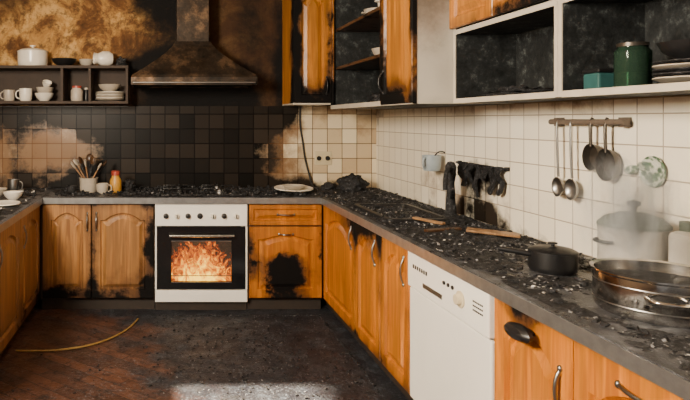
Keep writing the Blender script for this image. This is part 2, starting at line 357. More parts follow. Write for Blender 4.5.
# ------------------------------------------------------------------ counter
ct=empty('countertop',(0,4.5,ZC))
EDGE=simple('edge_metal',(0.38,0.375,0.37),0.3,0.8,var=0.25,soot=-0.05)
TH=0.045
box('slab_back',XL-0.0,XR,YF-0.02,YW-0.008,ZC-TH,ZC,M_CT,ct,0.004)
box('slab_right',XR-0.02,XW-0.008,1.0,YW-0.008,ZC-TH,ZC,M_CT,ct,0.004)
box('slab_left',XLW+0.008,XL+0.02,2.2,YW-0.008,ZC-TH,ZC,M_CT,ct,0.004)
box('edge_strip_back',XL+0.02,XR-0.02,YF-0.024,YF-0.02,ZC-TH,ZC-0.004,EDGE,ct,0)
box('edge_strip_right',XR-0.024,XR-0.02,1.0,YF-0.024,ZC-TH,ZC-0.003,EDGE,ct,0)
box('edge_strip_left',XL+0.02,XL+0.024,2.2,YF-0.024,ZC-TH,ZC-0.003,EDGE,ct,0)

ZD0,ZD1=0.095,ZC-TH-0.006
M_PLINTH=simple('plinth_burnt',(0.03,0.02,0.014),0.7,var=0.3)
M_CARC=simple('carcass',(0.06,0.035,0.02),0.6,var=0.3)
def base(x0,x1,y0,y1,kick):
    e=empty('base_cabinet',((x0+x1)/2,(y0+y1)/2,0))
    box('carcass',x0+.001,x1-.001,y0+.001,y1-.001,0.09,ZC-TH-0.001,M_CARC,e,0)
    kx0,kx1,ky0,ky1=x0+.001,x1-.001,y0+.001,y1-.001
    if kick=='B': ky0+=0.04
    if kick=='R': kx0+=0.04
    if kick=='L': kx1-=0.04
    box('plinth',kx0,kx1,ky0,ky1,0.0,0.09,M_PLINTH,e,0)
    return e
PB=YF+0.022
e=base(XL,-0.075,PB,YW-0.01,'B')
xm=-0.525
door('door_left','B',PB,XL+0.015,xm,ZD0,ZD1,wood_left,e)
door('door_right','B',PB,xm,-0.079,ZD0,ZD1,wood_left,e)
handle('handle_left','B',PB,xm-0.03,0.645,0.12,e); handle('handle_right','B',PB,xm+0.035,0.645,0.12,e)
e=base(0.595,XR-0.001,PB,YW-0.01,'B')
door('drawer_front','B',PB,0.60,XR-0.005,0.615,ZD1,wood_drawer,e,arch=0,frame=0.03)
door('door','B',PB,0.60,XR-0.005,ZD0,0.61,wood_drawer,e,arch=0.03)
handle('handle_drawer','B',PB,0.865,0.695,0.12,e,False); handle('handle_door','B',PB,0.865,0.555,0.10,e,False)
PR=XR+0.022
def runR(y0,y1,hy=None,arch=0.06):
    e=base(PR,XW-0.01,y0,y1,'R'); door('door','R',PR,y0,y1,ZD0,ZD1,wood_right,e,arch)
    if hy: handle('handle','R',PR,hy,0.655,0.13,e,arc=0.018)
    return e
base(PR,XW-0.01,YF,YW-0.01,'R')
runR(3.57,YF,3.64); runR(3.155,3.57,3.23); runR(2.775,3.155,2.84)
e=runR(1.665,2.065,None)
handle('handle','R',PR,1.715,0.60,0.12,e,mat=M_STEELD,r=0.006,arc=.018)
lathe('melted_knob',[(0,0),(0.014,0),(0.014,0.02),(0.036,0.03),(0.040,0.045),(0.030,0.060),(0,0.066)],(PR-0.018,1.855,0.715),M_BLK,e,rot=(0,-math.pi/2,0),sc=(0.65,1.6,1))
e=runR(1.1,1.665,None)
handle('handle','R',PR,1.42,0.712,0.15,e,False,mat=M_STEELD,r=0.006,arc=.018)
PL=XL-0.022
def runL(y0,y1,hy):
    e=base(XLW+0.01,PL,y0,y1,'L'); door('door','L',PL,y0,y1,ZD0,ZD1,wood_left,e,0.05); handle('handle','L',PL,hy,0.63,0.13,e,arc=0.018)
base(XLW+0.01,PL,YF,YW-0.01,'L')
runL(3.72,YF,3.80); runL(3.15,3.72,3.23); runL(2.5,3.15,2.6)

# ------------------------------------------------------------------ oven
ov=empty('gas_oven',(0.257,4.5,0)); x0,x1=-0.071,0.588; yf=YF-0.004
def Z(y): return H-(y-120)/140
box('body_left',x0,x0+0.045,yf+0.03,YW-0.02,0.09,ZC-TH-0.001,M_WHITE,ov)
box('body_right',x1-0.045,x1,yf+0.03,YW-0.02,0.09,ZC-TH-0.001,M_WHITE,ov)
box('cavity_back',x0+.045,x1-.045,4.66,4.70,0.15,0.62,M_BLK,ov)
box('cavity_floor',x0+.045,x1-.045,yf+0.03,4.66,0.15,0.19,M_BLK,ov)
box('cavity_top',x0+.045,x1-.045,yf+0.03,4.66,0.55,0.62,M_BLK,ov)
box('control_panel',x0,x1,yf,yf+0.06,Z(226),ZC-TH-0.002,M_WHITE,ov,0.004)
box('lower_drawer',x0,x1,yf,yf+0.05,Z(302),Z(290),M_WHITE,ov,0.004)
box('kick',x0,x1,yf+0.05,YW-0.03,0.0,0.09,M_PLINTH,ov,0)
box('trim_left',x0,x0+0.012,yf+0.002,yf+0.03,Z(289.5),Z(226.5),M_WHITE,ov,0.001)
box('trim_right',x1-0.012,x1,yf+0.002,yf+0.03,Z(289.5),Z(226.5),M_WHITE,ov,0.001)
wx0,wx1,wz0,wz1=0.045,0.475,0.215,0.505
a,b=x0+0.013,x1-0.013
box('door_frame_top',a,b,yf,yf+0.03,wz1,Z(227),M_BGLASS,ov,0)
box('door_frame_bottom',a,b,yf,yf+0.03,Z(289),wz0,M_BGLASS,ov,0)
box('door_frame_left',a,wx0,yf,yf+0.03,wz0,wz1,M_BGLASS,ov,0)
box('door_frame_right',wx1,b,yf,yf+0.03,wz0,wz1,M_BGLASS,ov,0)
box('door_glass',wx0,wx1,yf+0.008,yf+0.012,wz0,wz1,M_GLO,ov,0)
for nm,q in (('window_trim_top',(wx0,wx1,wz1,wz1+.005)),('window_trim_bottom',(wx0,wx1,wz0-.005,wz0))):
    box(nm,q[0],q[1],yf-0.002,yf,q[2],q[3],M_STEELD,ov,0)
hz=Z(235)
tube('door_handle',[(0.03,yf-0.04,hz),(0.26,yf-0.042,hz),(0.49,yf-0.04,hz)],0.009,M_STEEL,ov,False)
for hx in(0.05,0.47): box('handle_post',hx-.008,hx+.008,yf-0.04,yf,hz-.007,hz+.007,M_STEEL,ov)
for i,px in enumerate((166,177,188,213,224,236)):
    X=(px-165)/140
    lathe('knob_%d'%i,[(0.019,0),(0.019,0.006),(0.015,0.008),(0.013,0.024),(0.0,0.026)],(X,yf,Z(216)),M_CER if i%2 else M_BLK,ov,24,rot=(math.pi/2,0,0))
    box('knob_grip_%d'%i,X-.003,X+.003,yf-0.034,yf-0.02,Z(216)-.013,Z(216)+.013,M_BLK,ov)
lathe('timer_dial',[(0.021,0),(0.021,0.004),(0.017,0.005),(0.0,0.006)],(0.25,yf,Z(216)),M_BLK,ov,24,rot=(math.pi/2,0,0))
for i in range(4): tube('rack_bar_%d'%i,[(wx0-.02,4.36+i*0.07,0.24),(wx1+.02,4.36+i*0.07,0.24)],0.003,M_STEELD,ov,False)
fr=empty('oven_fire',(0.257,4.45,0.19))
for k,yy in enumerate((4.37,4.46,4.55)):
    v=[];f=[];NX=16;NZ=8
    for i in range(NX+1):
        for j in range(NZ+1):
            X=0.02+0.48*i/NX; v.append((X,yy+0.012*math.sin(i*0.9+k*2)+0.01*math.sin(j*1.1+k),0.192+0.33*j/NZ))
    for i in range(NX):
        for j in range(NZ): q=i*(NZ+1)+j; f.append((q,q+NZ+1,q+NZ+2,q+1))
    mesh('flame_sheet_%d'%k,v,f,M_FIRE,fr,True)
for i in range(5):
    X=0.09+i*0.085
    tube('ember_log_%d'%i,[(X-.06,4.46+.03*(i%2),0.205),(X+.06,4.50-.03*(i%2),0.215+.012*(i%3))],0.014,M_CHAR,fr,False)
L=bpy.data.lights.new('oven_fire_light','POINT'); L.energy=4; L.color=(1,0.36,0.07); L.shadow_soft_size=0.08
lo=bpy.data.objects.new('oven_fire_light',L); lo.location=(0.257,4.42,0.38); COL.objects.link(lo); setp(lo,fr)

hb=empty('gas_hob',(0.257,4.56,ZC))
box('hob_plate',-0.03,0.55,4.34,4.80,ZC,ZC+0.012,M_BLK,hb,0.004)
for i,(bx,by) in enumerate(((0.11,4.46),(0.41,4.46),(0.11,4.69),(0.41,4.69))):
    lathe('burner_%d'%i,[(0.05,0),(0.05,0.012),(0.038,0.014),(0.038,0.024),(0,0.026)],(bx,by,ZC+0.012),M_STEELD if i%2 else M_BLK,hb,24)
    for k in range(4):
        an=k*math.pi/2
        c,s=math.cos(an),math.sin(an)
        tube('grate_%d_%d'%(i,k),[(bx+c*.12,by+s*.10,ZC+.012),(bx+c*.12,by+s*.10,ZC+.042),(bx+c*.03,by+s*.03,ZC+.042)],0.005,M_BLK,hb,False)

# ------------------------------------------------------------------ hood
hd=empty('range_hood',(0.22,4.6,1.64))
zb=1.632; cx=0.215; wf_=0.465; yfh=4.42; yb=YW-0.001
rings=[(zb,wf_,yfh),(zb+0.055,wf_,yfh),(zb+0.075,wf_-0.01,yfh+0.01)]
for i in range(1,9):
    t=i/8
    ww=(wf_-0.01)*(1-t)**1.35+0.135*(1-(1-t)**1.35); yy=(yfh+0.01)*(1-t)**1.2+4.62*(1-(1-t)**1.2)
    rings.append((zb+0.075+0.27*t,ww,yy))
v=[];f=[]
for (z,w,y) in rings: v+=[(cx-w,y,z),(cx+w,y,z),(cx+w,yb,z),(cx-w,yb,z)]
for k in range(len(rings)-1):
    for i in range(4): j=(i+1)%4; f.append((k*4+i,k*4+j,k*4+4+j,k*4+4+i))
f.append((len(v)-4,len(v)-3,len(v)-2,len(v)-1))
mesh('canopy',v,f,M_HD,hd)
box('filter_panel',cx-wf_+.01,cx+wf_-.01,yfh+.01,yb-.001,zb+0.01,zb+0.02,M_BLK,hd,0)
box('chimney',cx-0.125,cx+0.125,4.635,yb,zb+0.34,2.615,M_HD,hd,0.003)
tube('front_rail',[(cx-.45,yfh-.012,zb+.015),(cx+.45,yfh-.012,zb+.015)],0.007,M_STEELD,hd,False)

# ------------------------------------------------------------------ wall shelf left
sh=empty('wall_shelf',(-0.8,4.76,1.6)); sy=4.65
WD=M_SHF
sx0,sx1=XLW+0.01,-0.285; sz0,sz1=1.497,1.795
box('bottom_board',sx0,sx1,sy,YW-.001,sz0,sz0+.022,WD,sh); box('top_board',sx0,sx1,sy,YW-.001,sz1-.022,sz1,WD,sh)
box('back_board',sx0,sx1,YW-.006,YW-.001,sz0+.022,sz1-.022,WD,sh,0)
for i,X in enumerate((sx0+.01,-0.80,-0.585,sx1-.011)): box('upright_%d'%i,X-.01,X+.01,sy+.001,YW-.007,sz0+.022,sz1-.022,WD,sh)
tube('hanging_rail',[(sx0,sy+.02,sz0-.02),(sx1,sy+.02,sz0-.02)],0.004,M_BLK,sh,False)
def pot(name,loc,r,h,mat,lid=True,hm=None,handles=True,lm=None):
    e=empty(name,loc)
    lathe('body',[(0,0),(r*.9,0),(r*.97,h*.08),(r,h*.3),(r,h),(r*1.03,h*1.01),(r*.97,h),(r*.95,h*.3),(r*.9,h*.07),(0,h*.06)],loc,mat,e)
    if lid:
        lathe('lid',[(r*1.02,0),(r*1.02,h*.04),(r*.8,h*.16),(r*.4,h*.24),(0,h*.26)],(loc[0],loc[1],loc[2]+h*1.01),lm or mat,e)
        lathe('lid_knob',[(r*.08,0),(r*.08,h*.1),(r*.2,h*.14),(r*.2,h*.2),(0,h*.24)],(loc[0],loc[1],loc[2]+h*1.25),hm or mat,e,16)
    if handles:
        for s in(-1,1):
            X=loc[0]+s*r; z=loc[2]+h*.75
            tube('side_handle_%d'%(s+1),[(X-s*.003,loc[1]-r*.35,z),(X+s*r*.3,loc[1]-r*.3,z),(X+s*r*.3,loc[1]+r*.3,z),(X-s*.003,loc[1]+r*.35,z)],r*.06,hm or mat,e)
    return e
def mug(name,loc,r,h,mat,ang=0):
    e=empty(name,loc)
    lathe('cup',[(0,0),(r*.8,0),(r*.92,h*.1),(r,h*.6),(r,h),(r*.92,h),(r*.9,h*.5),(r*.8,h*.1),(0,h*.1)],loc,mat,e,28)
    c,s=math.cos(ang),math.sin(ang)
    tube('ear',[(loc[0]+c*r*q,loc[1]+s*r*q,loc[2]+h*k) for q,k in ((.95,.85),(1.5,.85),(1.65,.5),(1.4,.2),(.93,.22))],r*.1,mat,e)
    return e
def bowl(name,loc,r,h,mat,rot=None):
    return lathe(name,[(0,0),(r*.45,0),(r*.5,h*.08),(r*.85,h*.5),(r,h),(r*.95,h),(r*.8,h*.53),(r*.4,h*.16),(0,h*.14)],loc,mat,None,36,rot)
pot('cooking_pot',(-1.05,4.765,sz1),0.118,0.115,M_CER,handles=False)
bowl('metal_bowl',(-0.80,4.76,sz1),0.10,0.06,M_BLK)
bowl('mixing_bowl',(-0.63,4.81,sz1),0.06,0.06,M_CERD)
lathe('milk_jug',[(0,0),(0.045,0),(0.06,0.03),(0.058,0.08),(0.04,0.115),(0.048,0.145),(0.04,0.145),(0.03,0.11),(0,0.11)],(-0.42,4.76,sz1+.060),M_CER,None,28,rot=(0,-math.pi/2,0.3))
blob('burnt_rag',(-0.345,4.76,sz1),(0.045,0.05,0.05),0.6,M_CHAR,None,seed=3)
zs=sz0+.022
mug('coffee_mug',(-1.10,4.74,zs),0.050,0.10,M_CER,math.pi)
mug('coffee_mug',(-1.235,4.76,zs),0.045,0.09,M_CERD,math.pi)
bowl('soup_bowl',(-0.955,4.75,zs),0.075,0.065,M_CER); bowl('soup_bowl',(-0.95,4.75,zs+.05),0.07,0.06,M_CERD)
lathe('tea_cup',[(0,0),(0.02,0),(0.035,0.03),(0.038,0.05),(0.034,0.05),(0.03,0.03),(0,0.008)],(-0.94,4.75,zs+.11),M_CER,None,24,rot=(0.5,0.3,0))
def jar(name,loc,r,h,mat,lidm):
    e=empty(name,loc)
    lathe('glass_body',[(0,0),(r*.92,0),(r,h*.06),(r,h*.7),(r*.75,h*.82),(r*.75,h*.86),(0,h*.86)],loc,mat,e,28)
    lathe('screw_lid',[(r*.8,0),(r*.8,h*.14),(0,h*.15)],(loc[0],loc[1],loc[2]+h*.86),lidm,e,28); return e
jar('spice_jar',(-0.695,4.73,zs),0.048,0.12,M_CERD,M_RED); jar('spice_jar',(-0.63,4.80,zs),0.022,0.11,M_BLK,M_CERD)
ps=empty('plate_stack',(-0.44,4.77,zs))
for i in range(6): lathe('plate_%d'%i,[(0,0),(0.08,0),(0.115,0.015),(0.114,0.019),(0.078,0.005),(0,0.005)],(-0.44+.002*(i%3),4.77,zs+i*0.011),M_CER if i%2 else M_CERD,ps)
bowl('cereal_bowl',(-0.44,4.77,zs+.078),0.09,0.055,M_CERD)

# ------------------------------------------------------------------ back counter things
cr=empty('utensil_crock',(-0.585,4.60,ZC))
lathe('crock',[(0,0),(0.06,0),(0.068,0.02),(0.07,0.1),(0.074,0.11),(0.063,0.11),(0.06,0.02),(0,0.015)],(-0.585,4.60,ZC),M_CERD,cr)
for i,(dx,dy,hh) in enumerate(((-.10,.0,.23),(-.06,.04,.26),(-.02,.0,.24),(.02,.03,.26),(.07,-.01,.22),(.0,.05,.28),(-.09,.05,.25),(.10,.03,.24))):
    p0=Vector((-0.585-dx*.2,4.60-dy*.2,ZC+.02)); p1=Vector((-0.585+dx,4.60+dy,ZC+hh-.05))
    tube('utensil_stem_%d'%i,[p0,p1],0.006,M_CHAR if i%2 else wood_plain,cr,False)
    d=(p1-p0).normalized(); q=d.to_track_quat('Z','Y').to_euler()
    lathe('utensil_head_%d'%i,[(0,0),(0.016,0.008),(0.027,0.03),(0.024,0.055),(0,0.068)],p1-d*.004,wood_char if i%2 else M_CERD,cr,16,rot=q,sc=(1,0.35,1))
bt=empty('mustard_jar',(-0.375,4.56,ZC))
lathe('jar_body',[(0,0),(0.04,0),(0.045,0.01),(0.045,0.09),(0.03,0.12),(0.03,0.135),(0,0.135)],(-0.375,4.56,ZC),M_MUST,bt)
lathe('jar_cap',[(0.033,0),(0.033,0.03),(0.022,0.036),(0,0.038)],(-0.375,4.56,ZC+.132),M_RED,bt)
mug('tea_mug',(-0.47,4.50,ZC),0.045,0.075,M_CERD,0)
mug('tea_mug',(-0.70,4.50,ZC),0.036,0.06,M_CHAR,2.5)
blob('charred_loaf',(-0.28,4.66,ZC),(0.06,0.06,0.06),0.6,M_CHAR,None,seed=51)
lathe('dinner_plate',[(0,0),(0.08,0),(0.145,0.022),(0.143,0.027),(0.078,0.006),(0,0.006)],(0.96,4.48,ZC+.02),M_CER,None,rot=(0.05,0.0,0))
bowl('small_dish',(0.96,4.48,ZC+.03),0.085,0.035,M_CERD)
blob('burnt_toaster',(1.44,4.60,ZC),(0.12,0.08,0.09),0.35,M_CHAR,None,fs=9,seed=5)
blob('melted_container',(1.27,4.66,ZC),(0.06,0.06,0.045),0.3,M_CHAR,None,fs=8,seed=9)
so=empty('wall_socket',(1.285,YW-.01,1.06))
box('plate',1.215,1.355,YW-.017,YW-.0075,1.005,1.115,M_CRM,so,0.004)
for X in(1.25,1.32):
    lathe('outlet_ring',[(0.027,0),(0.027,0.006),(0.022,0.006),(0.021,0.001),(0,0.001)],(X,YW-.017,1.06),M_CRM,so,24,rot=(math.pi/2,0,0))
    lathe('outlet_hole',[(0.019,0),(0.019,0.003),(0,0.003)],(X,YW-.018,1.06),M_BLK,so,24,rot=(math.pi/2,0,0))
tube('power_cable',[(1.10,YW-.02,1.48),(1.085,YW-.02,1.36),(1.12,YW-.02,1.2),(1.13,YW-.025,1.05),(1.17,YW-.03,0.93),(1.18,YW-.06,0.835),(1.19,YW-.12,0.828)],0.007,M_RUB)

# ------------------------------------------------------------------ upper cabinets
uz=1.497; ut=2.36
e=empty('wall_cabinet',(1.1,4.7,1.9))
box('carcass',0.955,1.235,4.472,YW-.001,uz,ut,wood_upper,e)
door('door','B',4.472,0.955,1.237,uz,ut,wood_upper,e,0.05,0.055)
handle('handle','B',4.472,1.20,uz+0.13,0.12,e,mat=M_BLK)
box('bottom_trim',0.953,1.24,4.455,YW-.008,uz-.012,uz-.0005,M_FRAME,e)
XA=1.240; y0,y1,ym=2.958,4.45,3.40; uz2=H+0.079*XA/1.218
e=empty('wall_cabinet',(1.5,3.7,1.9))
D=0.02
box('end_panel',XA+.001,XW-.001,y0,y0+D,uz2,ut,M_GP,e)
box('far_panel',XA+.001,XW-.001,y1-D,y1,uz2,ut,M_CS,e)
box('mid_panel',XA+.001,XW-.001,ym,ym+D,uz2+D,ut-D,M_CS,e)
box('bottom_panel',XA+.001,XW-.001,y0+D,y1-D,uz2,uz2+D,M_CS,e); box('top_panel',XA+.001,XW-.001,y0+D,y1-D,ut-D,ut,M_CS,e)
box('back_panel',XW-.008,XW-.001,y0+D,y1-D,uz2+D,ut-D,M_CS,e,0)
box('shelf_lower',XA+.02,XW-.008,ym+D,y1-D,1.74,1.76,wood_char,e); box('shelf_upper',XA+.02,XW-.008,ym+D,y1-D,2.02,2.04,wood_char,e)
box('face_strip_bottom',XA-.012,XA,y0,y1,uz2-.001,uz2+.028,M_FRAME,e); 
box('face_strip_mid',XA-.012,XA,ym+.001,ym+.035,uz2+.03,ut,wood_upper,e); box('face_strip_far',XA-.012,XA,y1-.05,y1-.001,uz2+.03,ut,wood_upper,e)
door('door','R',XA,y0,ym,uz2+.002,ut,wood_upper,e,0.05,0.055)
handle('handle','R',XA,ym-.05,uz2+.13,0.12,e,mat=M_BLK)
box('door_edge',XA-.020,XA,y0-.004,y0-.001,uz2,ut,wood_upper,e,0)
bowl('serving_bowl',(1.42,3.85,1.76),0.09,0.07,M_CERD); pot('enamel_pot',(1.45,4.12,2.04),0.08,0.09,M_CERD,False)
pot('stew_pot',(1.42,3.75,2.04),0.085,0.1,M_CER,False); blob('burnt_linen',(1.44,3.9,uz2+D),(0.10,0.18,0.06),0.4,M_CHAR,None,seed=12)
XS=1.42; zb2=H+0.0586*1.42; zt=1.80
def shelfunit(y0,y1):
    e=empty('open_wall_cabinet',(1.55,(y0+y1)/2,1.9))
    for nm,a in (('side_near',(y0,y0+D)),('side_far',(y1-D,y1))): 
        box(nm,XS+.004,XW-.001,a[0],a[1],zb2,ut,M_CS,e); box(nm+'_edge',XS,XS+.004,a[0],a[1],zb2,ut,M_FRAME,e,0)
    for nm,z in (('bottom',zb2),('middle',zt-.01),('top',ut-D)):
        box(nm,XS+.004,XW-.001,y0+D,y1-D,z,z+D,M_CS,e); box(nm+'_edge',XS,XS+.004,y0+D,y1-D,z-.002,z+D+.001,M_FRAME,e,0)
    box('back',XW-.008,XW-.001,y0+D,y1-D,zb2+D,ut-D,M_CS,e,0)
    yc=(y0+y1)/2
    door('flap_near','R',XS-.0005,y0,yc,zt+.014,ut,wood_upper,e,0,0.05); door('flap_far','R',XS-.0005,yc,y1,zt+.014,ut,wood_upper,e,0,0.05)
    return e
shelfunit(2.17,2.956); shelfunit(1.25,2.168)
zz=zb2+D
def gj(loc,r,h):
    e=empty('glass_jar',loc)
    lathe('body',[(0,0),(r*.95,0),(r,h*.05),(r,h*.82),(r*.8,h*.9),(r*.8,h),(r*.75,h),(r*.75,h*.9),(r*.94,h*.8),(r*.94,h*.06),(0,h*.03)],loc,M_GLJ,e)
    lathe('band',[(r*.86,0),(r*.86,h*.08),(0,h*.1)],(loc[0],loc[1],loc[2]+h*.93),M_STEELB,e)
    lathe('contents',[(0,0),(r*.9,0),(r*.9,h*.3),(0,h*.32)],(loc[0],loc[1],loc[2]+.006),M_TEAL,e)
gj((1.52,1.95,zz),0.05,0.145)
tn=empty('biscuit_tin',(1.55,2.08,zz)); box('tin_body',1.49,1.60,2.06,2.14,zz,zz+.06,M_TEAL,tn,.006); box('tin_lid',1.487,1.603,2.057,2.143,zz+.06,zz+.075,M_BLK,tn,.005)
dp=empty('dish_pile',(1.54,1.72,zz))
for i in range(5): lathe('dish_%d'%i,[(0,0),(0.06,0),(0.10,0.018),(0.098,0.022),(0.058,0.006),(0,0.006)],(1.54,1.74,zz+i*.012),M_CHAR if i%3 else M_CERD,dp)
bowl('char_bowl',(1.54,1.74,zz+.07),0.09,0.055,M_BLK)
box('leaning_tray',1.66,1.672,1.50,1.80,zz+.003,zz+.22,M_STEELD,None,.003,rot=(0,0.12,0))
blob('burnt_book_pile',(1.56,2.65,zz),(0.10,0.2,0.03),0.7,M_CHAR,None,seed=21,fs=9)

# ------------------------------------------------------------------ dishwasher
dw=empty('dishwasher',(1.4,2.42,0)); d0,d1=2.072,2.77; xf_=XR-0.004
M_DW=simple('dishwasher_white',(0.84,0.81,0.74),0.32,var=0.05,soot=-0.25,nscale=5)
box('tub',xf_+.03,XW-.02,d0,d1,0.05,ZC-TH-.002,M_DW,dw,.002)
box('door_panel',xf_+.002,xf_+.03,d0+.003,d1-.003,0.10,0.605,M_DW,dw,.006)
box('control_panel',xf_-.008,xf_+.03,d0+.003,d1-.003,0.612,ZC-TH-.004,M_DW,dw,.006)
box('kick_panel',xf_+.05,xf_+.07,d0,d1,0.0,0.095,M_PLINTH,dw,0)
box('grip_recess',xf_-.010,xf_-.0079,2.42,2.60,0.645,0.665,M_STEELD,dw,.001)
lathe('program_dial',[(0.032,0),(0.032,0.004),(0.022,0.006),(0.019,0.02),(0,0.022)],(xf_-.008,2.27,0.692),M_CRM,dw,28,rot=(0,-math.pi/2,0))
for i in range(3): lathe('button_%d'%i,[(0.008,0),(0.008,0.005),(0,0.006)],(xf_-.008,2.33+i*.035,0.72),M_BLK,dw,14,rot=(0,-math.pi/2,0))
for i in range(6):
    for j in range(3): box('label_mark_%d_%d'%(i,j),xf_-.0095,xf_-.0079,2.11+i*.012,2.118+i*.012,0.68+j*.016,0.686+j*.016,M_BLK,dw,0)
for i in range(7): box('lettering_%d'%i,xf_-.0095,xf_-.0079,2.56+i*.022,2.573+i*.022,0.705,0.722,M_BLK,dw,0)

# ------------------------------------------------------------------ right wall items
ra=empty('utensil_rail',(1.70,2.4,1.36)); xr=1.685
M_RAIL=simple('rail_wood',(0.16,0.12,0.09),0.5,var=.3,soot=-.1)
tube('bar',[(xr,2.19,1.363),(xr,2.62,1.363)],0.012,M_RAIL,ra,False)
for yy in(2.22,2.59): box('bracket',xr,XW-.0075,yy-.012,yy+.012,1.345,1.381,M_RAIL,ra)
def ladle(y,L,bw,nm):
    e=empty(nm,(xr,y,1.3))
    tube('hook',[(xr+.012,y,1.352),(xr+.010,y,1.378),(xr-.012,y,1.378),(xr-.014,y,1.35)],0.003,M_STEELD,e)
    tube('stem',[(xr-.013,y,1.352),(xr-.012,y,1.36-L*.5),(xr-.006,y,1.36-L+.02)],0.005,M_STEELD,e)
    lathe('scoop',[(0,0),(bw*.5,.004),(bw*.9,.018),(bw,.028),(bw*.93,.028),(bw*.8,.02),(0,.006)],(xr+.014,y,1.36-L-bw*.7),M_STEELD,e,24,rot=(0,-math.pi/2,0),sc=(1.25,1,1))
ladle(2.56,0.25,0.034,'soup_ladle'); ladle(2.475,0.25,0.036,'serving_spoon')
def skim(y,z,r,nm,mt):
    e=empty(nm,(xr,y,z)); tube('stem',[(xr,y,1.378),(xr-.014,y,1.36),(xr-.006,y,z+r*.9)],0.006,mt,e)
    lathe('pan_disc',[(0,0),(r*.85,0),(r,.03),(r*.95,.03),(r*.8,.006),(0,.006)],(xr+.02,y,z),mt,e,28,rot=(0,-math.pi/2,0),sc=(1.2,1,1))
skim(2.365,1.225,0.045,'frying_pan',M_STEELB); skim(2.285,1.20,0.052,'frying_pan',M_STEELB)
pl=empty('decorative_plate',(1.71,2.10,1.19)); lathe('plate',[(0,0),(0.04,0),(0.056,0.012),(0.054,0.016),(0.038,0.005),(0,0.005)],(XW-.008,2.10,1.19),M_DECO,pl,32,rot=(0,-math.pi/2,0))
fs_=empty('fish_ornament',(1.71,2.19,1.19)); lathe('body',[(0,-.035),(.013,-.02),(.018,0),(.012,.02),(.004,.032),(.016,.05),(0,.048)],(XW-.026,2.185,1.19),M_DECO,fs_,16,rot=(math.radians(70),0,0))
fc=empty('kitchen_faucet',(1.6,3.36,ZC))
lathe('base',[(0.045,0),(0.048,0.012),(0.03,0.03),(0.024,0.10),(0.02,0.2),(0.026,0.24),(0.03,0.29),(0.018,0.315),(0,0.32)],(1.60,3.36,ZC),M_CHAR,fc,sc=(1,1,1))
tube('spout',[(1.60,3.36,1.09),(1.57,3.32,1.12),(1.53,3.27,1.08),(1.515,3.25,1.03),(1.515,3.245,0.99)],0.012,M_CHAR,fc)
tube('lever',[(1.60,3.36,0.93),(1.57,3.28,0.96),(1.55,3.23,1.0)],0.009,M_CHAR,fc)
rg=empty('towel_rail',(1.70,3.2,1.12)); tube('rail',[(1.70,2.98,1.125),(1.70,3.50,1.125)],0.006,M_CHAR,rg,False)
for yy in(3.0,3.48): box('rail_post',1.70,XW-.0075,yy-.01,yy+.01,1.115,1.135,M_CHAR,rg)
tr=empty('burnt_towel',(1.69,3.2,1.05))
rr=random.Random(3)
for i in range(6):
    y=3.03+i*.075; w=.020+rr.random()*.018; Lh=.08+rr.random()*.12; v=[];f=[]
    N=8
    for k in range(N+1):
        t=k/N; wk=w*(1-.55*t**3)*(1+.35*math.sin(k*2+i)); xx=1.69-.008*math.sin(k+i)
        for s in(-1,1):
            for dx in(-.004,.004): v.append((xx+dx,y+s*wk+.01*math.sin(k*.8+i),1.134-Lh*t))
    for k in range(N):
        q=k*4
        for (a_,b_) in ((0,1),(1,3),(3,2),(2,0)): f.append((q+a_,q+b_,q+4+b_,q+4+a_))
    f.append((0,1,3,2)); f.append((N*4,N*4+2,N*4+3,N*4+1)); mesh('strip_%d'%i,v,f,M_CHAR,tr,True)
cp=mug('hanging_cup',(1.635,3.68,1.06),0.055,0.095,M_CUPB,-2.6)
tube('cup_hook',[(1.716,3.68,1.17),(1.69,3.68,1.19),(1.66,3.68,1.17),(1.65,3.68,1.14)],0.004,M_BLK,cp)

# ------------------------------------------------------------------ right counter items
sk=empty('sink',(1.43,3.42,ZC))
v=[];f=[]
def rect(cx,cy,hx,hy,r,z,n=6):
    o=[]
    for (sx,sy,a0) in((1,1,0),(-1,1,90),(-1,-1,180),(1,-1,270)):
        for i in range(n+1):
            a=math.radians(a0+90*i/n); o.append((cx+sx*(hx-r)+r*math.cos(a),cy+sy*(hy-r)+r*math.sin(a),z))
    return o
Ls=[rect(1.36,3.5,.175,.30,.04,ZC),rect(1.36,3.5,.175,.30,.04,ZC+.022),rect(1.36,3.5,.15,.275,.035,ZC+.024),rect(1.36,3.5,.14,.265,.03,ZC+.002)]
n=len(Ls[0])
for l in Ls: v+=l
for k in range(3):
    for i in range(n): j=(i+1)%n; f.append((k*n+i,k*n+j,k*n+n+j,k*n+n+i))
f.append(tuple(3*n+i for i in range(n)))
mesh('basin',v,f,M_BLK,sk,True)
bp=pot('small_saucepan',(1.415,2.19,ZC),0.078,0.072,M_BLK,True,M_BLK,False)
tube('saucepan_handle',[(1.34,2.20,ZC+.06),(1.30,2.22,ZC+.066),(1.25,2.25,ZC+.07)],0.010,M_BLK,bp)
P=(1.415,1.72,ZC); r=0.155; h=0.115
sp=empty('steel_casserole',P)
M_PAN=simple('pan_steel',(0.62,0.60,0.57),0.16,1.0,var=0.12,nscale=6)
lathe('body',[(0,0),(r*.92,0),(r*.97,.008),(r,.02),(r,h-.006),(r*1.05,h),(r*1.05,h+.004),(r*.98,h),(r*.97,.02),(r*.9,.006),(0,.005)],P,M_PAN,sp,64)
lathe('broth',[(0,0),(r*.965,0)],(P[0],P[1],ZC+h*.75),M_CHAR,sp,48)
